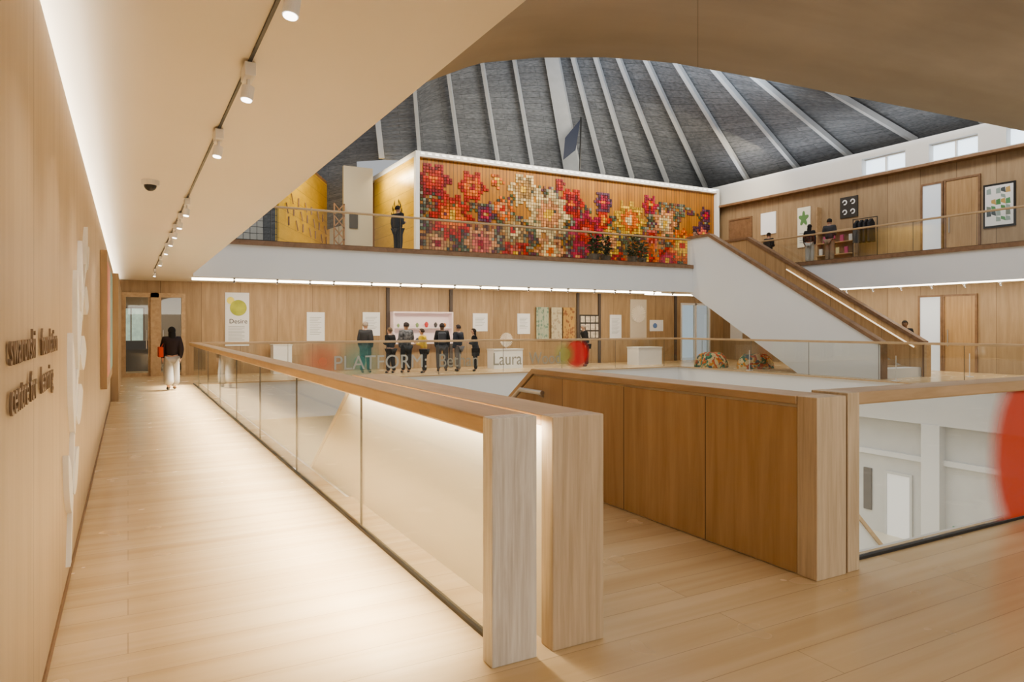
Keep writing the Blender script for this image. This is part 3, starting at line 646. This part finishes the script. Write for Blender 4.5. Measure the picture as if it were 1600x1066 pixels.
def mound(x,y,rx,ry,rz,seed):
    m,nt,b=newmat('patchwork_fabric'); g=nt.nodes.new('ShaderNodeNewGeometry')
    n=nt.nodes.new('ShaderNodeTexNoise'); n.inputs['Scale'].default_value=2.0
    nt.links.new(g.outputs['Position'],n.inputs['Vector'])
    v=nt.nodes.new('ShaderNodeTexVoronoi'); v.inputs['Scale'].default_value=8.5
    ad=nt.nodes.new('ShaderNodeVectorMath'); ad.operation='ADD'; nt.links.new(g.outputs['Position'],ad.inputs[0]); nt.links.new(n.outputs['Color'],ad.inputs[1]); nt.links.new(ad.outputs[0],v.inputs['Vector'])
    se=nt.nodes.new('ShaderNodeSeparateColor'); nt.links.new(v.outputs['Color'],se.inputs[0])
    r=nt.nodes.new('ShaderNodeValToRGB'); r.color_ramp.interpolation='CONSTANT'
    cs=[(.05,.15,.09),(.52,.10,.04),(.60,.48,.27),(.55,.24,.05),(.09,.24,.15),(.38,.08,.05),(.58,.46,.26),(.07,.11,.14)]
    r.color_ramp.elements[0].color=(*cs[0],1); r.color_ramp.elements[1].position=.15; r.color_ramp.elements[1].color=(*cs[1],1)
    for i,p_ in zip(range(2,8),(.30,.46,.60,.72,.80,.93)): e=r.color_ramp.elements.new(p_); e.color=(*cs[i],1)
    nt.links.new(se.outputs[0],r.inputs['Fac']); nt.links.new(r.outputs['Color'],b.inputs['Base Color']); b.inputs['Roughness'].default_value=.9
    e=thing('beanbag',(x,y,0),'large beanbag in swirling red, green and cream patchwork','beanbag','patchwork beanbags')
    vs=[];fs=[];N1=36;N2=12
    for j in range(N2+1):
        th=math.pi/2*j/N2; cc=max(0,math.cos(th))**.6
        for i in range(N1):
            a=2*math.pi*i/N1; k=1+.08*math.sin(3*a+seed)
            vs.append((rx*k*math.cos(a)*cc,ry*k*math.sin(a)*cc,rz*math.sin(th)+.04*math.sin(5*a+seed)*math.sin(th*2)))
    for j in range(N2):
        for i in range(N1): fs.append((j*N1+i,j*N1+(i+1)%N1,(j+1)*N1+(i+1)%N1,(j+1)*N1+i))
    mk('cover',vs,fs,m,e,True,True)
mound(20.35,20.45,.70,.60,.60,1); mound(21.35,19.25,.80,.60,.56,4)
for (x,y) in ((19.95,18.2),(19.9,12.6),(23.6,12.5)):
    e=thing('barrier_post',(x,y,0),'slim white barrier post with round base','post','barrier posts')
    cyl('base',(0,0,0),(0,0,.02),.12,M['lampw'],e,True); cyl('pole',(0,0,.02),(0,0,.75),.012,M['lampw'],e,True)
# ------------------------------------------------------------ UPPER RIGHT WALL EXHIBITS
def wpan(y0,y1,z0,z1,mat,label,name='poster',t=.04):
    e=thing(name,(25.99,(y0+y1)/2,z0),label,'poster' if name=='poster' else 'picture'); box('board',(25.998-t,25.998,y0,y1,z0,z1),mat,e); return e
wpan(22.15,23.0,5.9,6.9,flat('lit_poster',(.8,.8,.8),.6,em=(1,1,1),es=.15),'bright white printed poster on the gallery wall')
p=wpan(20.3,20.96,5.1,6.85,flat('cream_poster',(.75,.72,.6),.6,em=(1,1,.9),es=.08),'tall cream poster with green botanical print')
prism('motif',[(20.63+(.2+.07*math.sin(5*a))*math.cos(a),6.35+(.26+.08*math.sin(5*a))*math.sin(a)) for a in [6.2832*i/50 for i in range(50)]],'X',25.945,25.957,flat('green_motif',(.15,.3,.12),.6),p)
boxes('text_lines',[(25.945,25.957,20.42,20.84,5.3+.1*i,5.33+.1*i) for i in range(5)],gt,p)
p=wpan(18.05,18.85,6.1,6.96,M['text'],'black square poster with white curly ornament')
for (cy,cz) in ((18.27,6.34),(18.63,6.34),(18.27,6.74),(18.63,6.74)):
    n=24; poly=[(cy+.11*math.cos(a),cz+.11*math.sin(a)) for a in [5.2*i/n for i in range(n+1)]]+[(cy+.06*math.cos(a),cz+.06*math.sin(a)) for a in [5.2-5.2*i/n for i in range(n+1)]]
    prism('curl',poly,'X',25.945,25.957,M['paper'],p)
p=wpan(12.3,13.3,5.0,6.5,M['black'],'large framed print with green, white and orange geometric shapes','framed_picture')
box('mat_board',(25.952,25.958,12.36,13.24,5.07,6.43),M['paper'],p)
random.seed(11)
for i in range(5):
    for j in range(6):
        if random.random()<.3: continue
        c0=random.choice([(.10,.26,.10),(.12,.3,.14),(.45,.15,.08),(.08,.1,.11),(.3,.38,.36),(.52,.36,.14),(.2,.24,.2)])
        y=12.44+i*.15; z=5.2+j*.19
        s=.07
        mk('colour_patch',[(25.95,y,z),(25.95,y+.15,z+s*(i%2)),(25.95,y+.15,z+.17),(25.95,y+.02,z+.13+s*(j%2))],[(0,1,2,3)],flat('patch_%d_%d'%(i,j),c0,.6),p)
sh=thing('wall_shelving',(25.9,18.6,4.1),'light oak display shelving with books and prints','shelving')
boxes('shelf',[(25.7,26,18.0,19.8,z,z+.03) for z in (4.6,5.1,5.6)],M['rail'],sh); boxes('upright',[(25.7,26,18.0,18.04,4.1,5.9),(25.7,26,19.76,19.8,4.1,6.7)],M['rail'],sh)
for i in range(8):
    c0=random.choice([(.45,.1,.2),(.55,.5,.42),(.62,.62,.6),(.35,.15,.3),(.55,.5,.3)])
    o=box('book',(25.75,25.8,18.15+i*.2,18.3+i*.2,4.63 if i%2 else 5.13,4.9 if i%2 else 5.4),flat('cover_%d'%i,c0,.5)); tag(o,'small coloured book facing out on the shelf','book','books on the gallery shelf')
rk=thing('clothes_rail',(25.5,17.4,4.1),'clothes rail with dark garments hanging','clothes rail')
cyl('bar',(25.5,16.9,5.9),(25.5,17.95,5.9),.015,M['black'],rk); cyl('leg',(25.5,16.9,4.1),(25.5,16.9,5.9),.015,M['black'],rk); cyl('leg',(25.5,17.93,4.1),(25.5,17.93,5.9),.015,M['black'],rk)
for i in range(4):
    y=17.1+i*.2
    prism('garment',[(25.3,4.95),(25.7,4.95),(25.66,5.7),(25.52,5.85),(25.48,5.85),(25.32,5.7)],'Y',y,y+.1,flat('garment_%d'%i,(.03,.03,.035),.9),rk,bevel=.01)
def plant(x,y,z,h,seed,label):
    random.seed(seed); e=thing('potted_plant',(x,y,z),label,'plant')
    cyl('pot',(0,0,0),(0,0,.35),.16,flat('pot_dark',(.12,.11,.10),.5),e,True,r2=.22)
    vs=[];fs=[]
    for i in range(80):
        a=random.uniform(0,6.28); zz=random.uniform(.3,h*.8); L=random.uniform(.22,.36); w=.07; up=random.uniform(-.2,.3)
        b0=Vector((.05*math.cos(a),.05*math.sin(a),zz)); d=Vector((math.cos(a),math.sin(a),0)); s=Vector((-d.y,d.x,0)); k=len(vs)
        vs+=[b0,b0+d*L*.5+s*w+Vector((0,0,up*.8)),b0+d*L+Vector((0,0,up*.6)),b0+d*L*.5-s*w+Vector((0,0,up*.8))]
        fs.append((k,k+1,k+2,k+3))
    g=flat('leaf_green_%d'%seed,random.choice([(.03,.07,.03),(.08,.13,.07)]),.5,noise=.4,nscale=9)
    mk('foliage',vs,fs,g,e,True); cyl('stem',(0,0,.3),(0,0,h*.85),.02,M['brown'],e,True)
plant(16.0,22.4,4.1,1.35,1,'bushy dark green plant in a dark pot');plant(16.7,22.6,4.1,1.3,2,'bushy dark green plant in a dark pot');plant(17.9,22.4,4.1,1.35,3,'leafy grey-green plant in a dark pot');plant(18.7,22.8,4.1,1.2,4,'leafy grey-green plant in a dark pot')
# lower storey
e=thing('door_8',(19.6,12.3,-4.5),None,None); e['kind']='structure'
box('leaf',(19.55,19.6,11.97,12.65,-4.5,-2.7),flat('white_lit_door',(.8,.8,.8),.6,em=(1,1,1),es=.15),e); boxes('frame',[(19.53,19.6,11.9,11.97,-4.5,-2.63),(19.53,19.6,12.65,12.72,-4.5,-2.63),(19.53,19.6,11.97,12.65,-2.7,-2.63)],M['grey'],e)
o=box('notice_board',(19.55,19.598,13.15,13.4,-3.9,-2.65),flat('notice_grey',(.17,.16,.15),.6)); tag(o,'tall dark notice board on the grey wall','board')
o=box('safety_sign',(19.57,19.598,10.6,10.8,-4.0,-3.8),flat('sign_green',(.1,.3,.2),.5)); tag(o,'small safety sign on the grey wall','sign')
struct(boxes('trim_9',[(19.5,19.6,3.2,21.3,-2.2,-2.05),(19.3,19.6,11.0,11.5,-4.5,-1.1)],M['white']))
sw=thing('staircase',(12.5,8.95,-4.5),'lower white-sided stair balustrade with oak top','staircase')
prism('side',[(10.5,-4.5),(14.9,-4.5),(14.9,-4.2),(11.2,-.75),(10.5,-.75)],'Y',8.9,9.02,M['white'],sw)
prism('rail',[(10.5,-.75),(11.2,-.75),(14.9,-4.2),(14.9,-4.1),(11.22,-.67),(10.5,-.67)],'Y',8.86,9.06,M['rail'],sw)
boxes('steps',[(10.6+i*.29,10.95+i*.29,9.02,10.4,-1.75-i*.18-.15,-1.75-i*.18) for i in range(15)],M['lowfloor'],sw)
# ------------------------------------------------------------ PEOPLE
skinned=[]
def skin(name,nodes,edges,mat,parent,root=0,sub=1):
    me=bpy.data.meshes.new(name); me.from_pydata([n[:3] for n in nodes],edges,[]); me.materials.append(mat)
    o=bpy.data.objects.new(name,me); COL.objects.link(o); o.parent=parent
    o.modifiers.new('skin','SKIN')
    sv=me.skin_vertices[0].data
    for i,n in enumerate(nodes):
        r=n[3]; sv[i].radius=(r,r) if not isinstance(r,tuple) else r
        sv[i].use_root=(i==root)
    o.modifiers['skin'].use_smooth_shade=True
    s=o.modifiers.new('sub','SUBSURF'); s.levels=sub; s.render_levels=sub
    skinned.append(o); return o
def chain(st): return [(i,i+1) for i in range(st)]
skinm=flat('skin_tone',(.45,.27,.19),.5); skind=flat('skin_tone_deep',(.18,.10,.06),.5)
shoe=flat('dark_shoe',(.03,.03,.03),.5)
clothmats={}
def cm(c,nz=0):
    k=(c,nz)
    if k not in clothmats: clothmats[k]=flat('fabric_%d'%len(clothmats),c,.85,noise=nz,nscale=14)
    return clothmats[k]
def person(x,y,z,h,rot,top,bot,hair,label,pose='stand',longhair=False,bag=None,sk=skinm,wide=1.0,coat=False,lean=0,nz=0,shoec=shoe,gap=1.0,stance=0,bulk=0.006):
    e=thing('person',(x,y,z),label,'person',rot=rot)
    P={}
    hp=.52
    P['pel']=(0,0,hp,(.086,.062));P['wai']=(0,lean*.3,.60,(.078,.055));P['che']=(0,lean*.7,.71,(.094,.063));P['uch']=(0,lean*.95,.785,(.08,.052));P['nec']=(0,lean*1.05,.84,(.03,.03))
    P['hb']=(0,lean*1.1+.006,.875,(.036,.042));P['hm']=(0,lean*1.15+.008,.925,(.046,.056));P['ht']=(0,lean*1.2,.968,(.036,.042))
    P['nose']=(0,lean*1.15+.068,.915,(.008,.008))
    P['earl']=(-.047,lean*1.15,.918,(.008,.012));P['earr']=(.047,lean*1.15,.918,(.008,.012))
    for s,n in ((-1,'l'),(1,'r')):
        P['sh'+n]=(s*.095,lean*.95,.795,(.038,.038))
        if pose=='hold' or (pose=='hold1' and s==1):
            el=(s*.122,lean*.8-.015,.63); wr=(s*.07,lean+.12,.66); fd=Vector((-s*.35,.8,.3))
        elif pose=='walk':
            el=(s*.125,-.03*s,.63); wr=(s*.13,.05*s+.02,.49); fd=Vector((0,.15,-1))
        else:
            el=(s*.122,lean*.6-.015,.63); wr=(s*.122,lean*.5+.025,.485); fd=Vector((0,.12,-1))
        P['el'+n]=(*el,(.029,.029));P['wr'+n]=(*wr,(.017,.015))
        fd.normalize(); pa=Vector(wr)+fd*.03; P['pa'+n]=(*pa,(.013,.02))
        sdv=Vector((0,1,0)) if abs(fd.z)>.7 else Vector((0,0,1))
        for k in range(4):
            off=sdv*(k-1.5)*.011; a=pa+fd*.018+off; b=a+fd*(.03-.003*abs(k-1.5))+Vector((-s*.006,0,0))
            P['f%s%da'%(n,k)]=(*a,(.0052,.0052));P['f%s%db'%(n,k)]=(*b,(.004,.004))
        tt=pa-fd*.008+sdv*.022; P['t'+n]=(*tt,(.006,.006)); P['t2'+n]=(*(tt+fd*.02+sdv*.006),(.0045,.0045))
        sw=stance*s
        if pose=='walk': sw=.09*s
        P['hi'+n]=(s*.047*gap,0,.49,(.058,.06)); P['kn'+n]=(s*.05*gap,sw*.55+.015,.275,(.041,.043)); P['an'+n]=(s*.05*gap,sw-.005,.045+(.03 if (pose=='walk' and s==-1) else 0),(.023,.026)); P['to'+n]=(s*.058*gap,sw+.075,.018,(.022,.016))
    def build(name,names,ed,mat,grow=0,root=0):
        nodes=[]
        for q in names:
            a=P[q]; r=a[3]; g=grow.get(q,grow.get('*',0)) if isinstance(grow,dict) else grow
            nodes.append((a[0]*h,a[1]*h,a[2]*h,((r[0]+g)*h,(r[1]+g)*h)))
        E=[(names.index(a),names.index(b)) for a,b in ed]
        return skin(name,nodes,E,mat,e,root)
    names=list(P.keys()); ed=[('pel','wai'),('wai','che'),('che','uch'),('uch','nec'),('nec','hb'),('hb','hm'),('hm','ht'),('hm','nose'),('hm','earl'),('hm','earr')]
    for n in 'lr':
        ed+=[('uch','sh'+n),('sh'+n,'el'+n),('el'+n,'wr'+n),('wr'+n,'pa'+n),('pa'+n,'t'+n),('t'+n,'t2'+n),('pel','hi'+n),('hi'+n,'kn'+n),('kn'+n,'an'+n),('an'+n,'to'+n)]
        for k in range(4): ed+=[('pa'+n,'f%s%da'%(n,k)),('f%s%da'%(n,k),'f%s%db'%(n,k))]
    build('body',names,ed,sk)
    tn=['pel','wai','che','uch','shl','ell','wrl','shr','elr','wrr']
    te=[('pel','wai'),('wai','che'),('che','uch'),('uch','shl'),('shl','ell'),('ell','wrl'),('uch','shr'),('shr','elr'),('elr','wrr')]
    build('jacket',tn,te,cm(top,nz),{'*':.013+bulk,'pel':(.02 if coat else .012)+bulk,'wrl':.010,'wrr':.010})
    if coat:
        vs=[];n=20
        for zz,rx,ry in ((.60,.09,.07),(.50,.108,.085),(.36,.115,.09)):
            for i in range(n): a=6.283*i/n; vs.append((rx*h*math.cos(a),ry*h*math.sin(a),zz*h))
        mk('coat_skirt',vs,[(j*n+i,j*n+(i+1)%n,(j+1)*n+(i+1)%n,(j+1)*n+i) for j in range(2) for i in range(n)],cm(top,nz),e,True,True)
    w=wide-1
    build('trousers',['pel','hil','knl','anl','hir','knr','anr'],[('pel','hil'),('hil','knl'),('knl','anl'),('pel','hir'),('hir','knr'),('knr','anr')],cm(bot),{'*':.009,'pel':.008,'knl':.012+.02*w,'knr':.012+.02*w,'anl':.014+.035*w,'anr':.014+.035*w})
    for n in 'lr':
        build('shoe',['an'+n,'to'+n],[('an'+n,'to'+n)],shoec,.006)
    hx,hy,hz=P['hm'][:3]
    vs=[];fs=[];N1=16;N2=9
    for j in range(N2+1):
        th=math.pi*.62*j/N2
        for i in range(N1):
            a=2*math.pi*i/N1; fr=math.sin(a)
            th2=th*(1 if fr<.25 else .55)
            vs.append(((hx+.056*math.sin(th2)*math.cos(a))*h,(hy-.006+.066*math.sin(th2)*math.sin(a))*h,(hz+.005+.064*math.cos(th2))*h))
    for j in range(N2):
        for i in range(N1): fs.append((j*N1+i,(j+1)*N1+i,(j+1)*N1+(i+1)%N1,j*N1+(i+1)%N1))
    hm=cm(hair)
    mk('hair',vs,fs,hm,e,True,True)
    if longhair:
        nodes=[(0,(hy-.02)*h,.95*h,(.05*h,.04*h)),(0,(hy-.035)*h,.88*h,(.06*h,.035*h)),(0,(hy-.05)*h,.80*h,(.055*h,.025*h)),(0,(hy-.055)*h,.73*h,(.035*h,.018*h))]
        skin('long_hair',nodes,chain(3),hm,e)
    for s in (-1,1): ball('eye',(s*.018*h,(hy+.052)*h,(hz+.006)*h),.006*h,shoe,e)
    if bag=='shoulder':
        box('handbag',(-.155*h-.06,-.155*h+.05,-.16,.16,.52*h,.68*h),cm((.45,.06,.03)),e,.02,True)['label']='red-brown leather shoulder bag'
        beam('strap',(-.15*h,.08,.68*h),(-.07*h,0,.83*h),.02,.01,cm((.45,.06,.03)),e,True)
        beam('strap',(-.15*h,-.08,.68*h),(-.07*h,0,.83*h),.02,.01,cm((.45,.06,.03)),e,True)
    if bag=='backpack':
        box('backpack',(-.15,.15,-.27,-.10,.58*h,.80*h),cm((.05,.055,.07)),e,.05,True)
    return e
K=(.012,.012,.014);DG=(.04,.04,.045);NV=(.02,.025,.04)
person(.97,19.6,0,1.62,0.05,(.02,.012,.015),(.36,.345,.32),(.012,.01,.01),'woman in black top and wide pale trousers walking with red bag','walk',True,'shoulder',wide=2.2,bulk=.012)
person(7.2,23.6,0,1.80,-.7,DG,NV,(.25,.2,.16),'person in dark grey coat looking at the wall display','stand',coat=True,stance=.05,bulk=.012)
person(7.95,23.1,0,1.6,.5,K,K,(.12,.08,.05),'person in black jacket and trousers viewing exhibits','hold',stance=-.04,lean=.03)
person(8.5,23.1,0,1.78,.1,(.12,.12,.13),K,(.03,.02,.02),'person in grey checked shirt viewing the showcase','hold1',nz=.8,bulk=.02,gap=1.3)
person(8.98,22.6,0,1.56,.9,(.62,.42,.05),K,(.06,.04,.03),'person in mustard yellow jacket with hands raised','hold',lean=.05,bulk=.014)
person(9.9,23.2,0,1.76,-.4,K,(.10,.10,.11),(.03,.02,.02),'person in black jacket with dark backpack','stand',bag='backpack',sk=skind,gap=1.5,bulk=.012)
person(10.4,22.9,0,1.70,.5,NV,(.16,.15,.15),(.03,.02,.02),'person in navy jacket standing with the group','hold1',stance=.06,bulk=.012)
person(10.95,22.6,0,1.56,1.1,K,K,(.03,.018,.012),'long-haired person in black coat holding a phone','hold',True,coat=True,lean=.04,bulk=.01)
person(16.2,23.2,0,1.72,1.2,K,K,(.3,.25,.2),'man in black coat turned towards the textiles','stand',lean=.06,bulk=.018)
person(8.3,23.4,4.1,1.78,-1.2,K,K,(.02,.015,.012),'man in black clothes standing beside the mosaic pavilion','hold1',bulk=.018,gap=1.2)
person(20.8,22.0,4.1,1.55,2.8,K,K,(.02,.015,.012),'person in black leaning at the gallery edge','hold',lean=.08)
person(21.5,22.6,4.1,1.6,2.6,K,NV,(.02,.015,.012),'person in black walking towards the stair head','hold',lean=.05)
person(25.0,21.7,4.1,1.72,-1.57,K,K,(.02,.015,.012),'person in black studying a wall poster','hold1',bulk=.014)
person(23.75,18.6,4.1,1.6,-1.2,K,(.42,.40,.37),(.02,.015,.012),'woman in black top and pale trousers on the gallery','stand',True,wide=1.6)
person(24.15,18.0,4.1,1.78,-1.4,(.05,.05,.055),(.26,.19,.13),(.02,.015,.012),'person in black jacket and tan trousers on the gallery','hold',wide=1.3,bulk=.014)
person(24.4,15.1,0,1.85,1.9,K,K,(.015,.012,.01),'person in black jacket walking past the stair foot','stand',sk=skind,lean=.03,bulk=.014)
bpy.context.view_layer.update(); dg=bpy.context.evaluated_depsgraph_get()
new=[(o,bpy.data.meshes.new_from_object(o.evaluated_get(dg))) for o in skinned]
for o,me in new:
    o.modifiers.clear(); o.data=me
    for p in me.polygons: p.use_smooth=True
# ------------------------------------------------------------ LIGHTS
def area(name,loc,rot,sx,sy,power,col=(1,.9,.76),spread=None):
    l=bpy.data.lights.new(name,'AREA'); l.shape='RECTANGLE'; l.size=sx; l.size_y=sy; l.energy=power; l.color=col
    if spread: l.spread=spread
    o=bpy.data.objects.new(name,l); o.location=loc; o.rotation_euler=rot; COL.objects.link(o); return o
WARM=(1,.91,.75)
area('cove_light',(-.46,10,2.965),(0,math.radians(212),0),.06,30,170,(1,.94,.82))
area('handrail_light',(1.50,12.2,1.07),(0,math.radians(22),0),.03,18,300,WARM,1.1)
area('handrail_light',(1.76,4.8,1.12),(0,math.radians(-10),0),.03,3.6,30,WARM)
area('gallery_light',(11,22.6,3.0),(math.radians(25),0,0),18,.3,300,(1,.92,.77))
area('gallery_light',(24.4,12,3.0),(0,math.radians(-20),0),.3,17,210,(1,.92,.77))
area('skylight',(11,12,17),(0,0,0),14,14,1550,(.96,.975,1))
area('roof_wash',(18,20,10.5),(math.radians(130),0,math.radians(-25)),8,3,300,(.80,.90,1))
area('clerestory_daylight',(25.3,17,8.3),(0,math.radians(165),0),.6,18,130,(.75,.87,1))
area('mural_light',(17.5,22.2,9.6),(math.radians(50),0,0),15,.4,470,(1,.86,.62))
area('upper_wall_light',(23.6,16,9.0),(0,math.radians(-50),0),.4,16,150,(1,.92,.78))
area('gilded_light',(5.8,24.6,7.9),(math.radians(30),math.radians(15),0),2,1.5,110,(1,.86,.6))
area('gilded_light',(8.95,27.6,8.0),(0,math.radians(-40),0),.3,3,120,(1,.86,.6))
area('lower_fill',(10,12,-.8),(0,0,0),14,14,750,(1,.96,.88))  # added fill in the open well, brightens the lower storey
area('behind_camera_fill',(7,-3.5,3.2),(math.radians(45),0,0),14,2,330,(1,.93,.82))  # added unseen fill behind the camera, brightens near posts and floor
area('room_light',(1.2,28,2.9),(0,0,0),2,2,45,(1,.90,.75))
for y in (2.98,4.2,5.7,8.9,12.3,16.4,20):
    l=bpy.data.lights.new('spot','SPOT'); l.energy=30; l.color=WARM; l.spot_size=1.6; l.spot_blend=.9; l.shadow_soft_size=.05
    o=bpy.data.objects.new('track_beam',l); o.location=(.52,y,2.82); o.rotation_euler=(0,math.radians(25),0); COL.objects.link(o)
w=bpy.data.worlds.new('world'); S.world=w; w.use_nodes=True
w.node_tree.nodes['Background'].inputs[0].default_value=(.96,.975,1,1); w.node_tree.nodes['Background'].inputs[1].default_value=.42
# ------------------------------------------------------------ CAMERA
c=bpy.data.cameras.new('camera'); c.sensor_width=36; c.lens=36*1090/1600; c.shift_y=-.01375; c.clip_end=200; c.clip_start=.02
co=bpy.data.objects.new('camera',c); co.location=(0,0,1.6); co.rotation_euler=(math.pi/2,0,-math.atan2(600,1090)); COL.objects.link(co); S.camera=co
S.view_settings.view_transform='AgX'; S.view_settings.look='AgX - Medium High Contrast'; S.view_settings.exposure=0.05
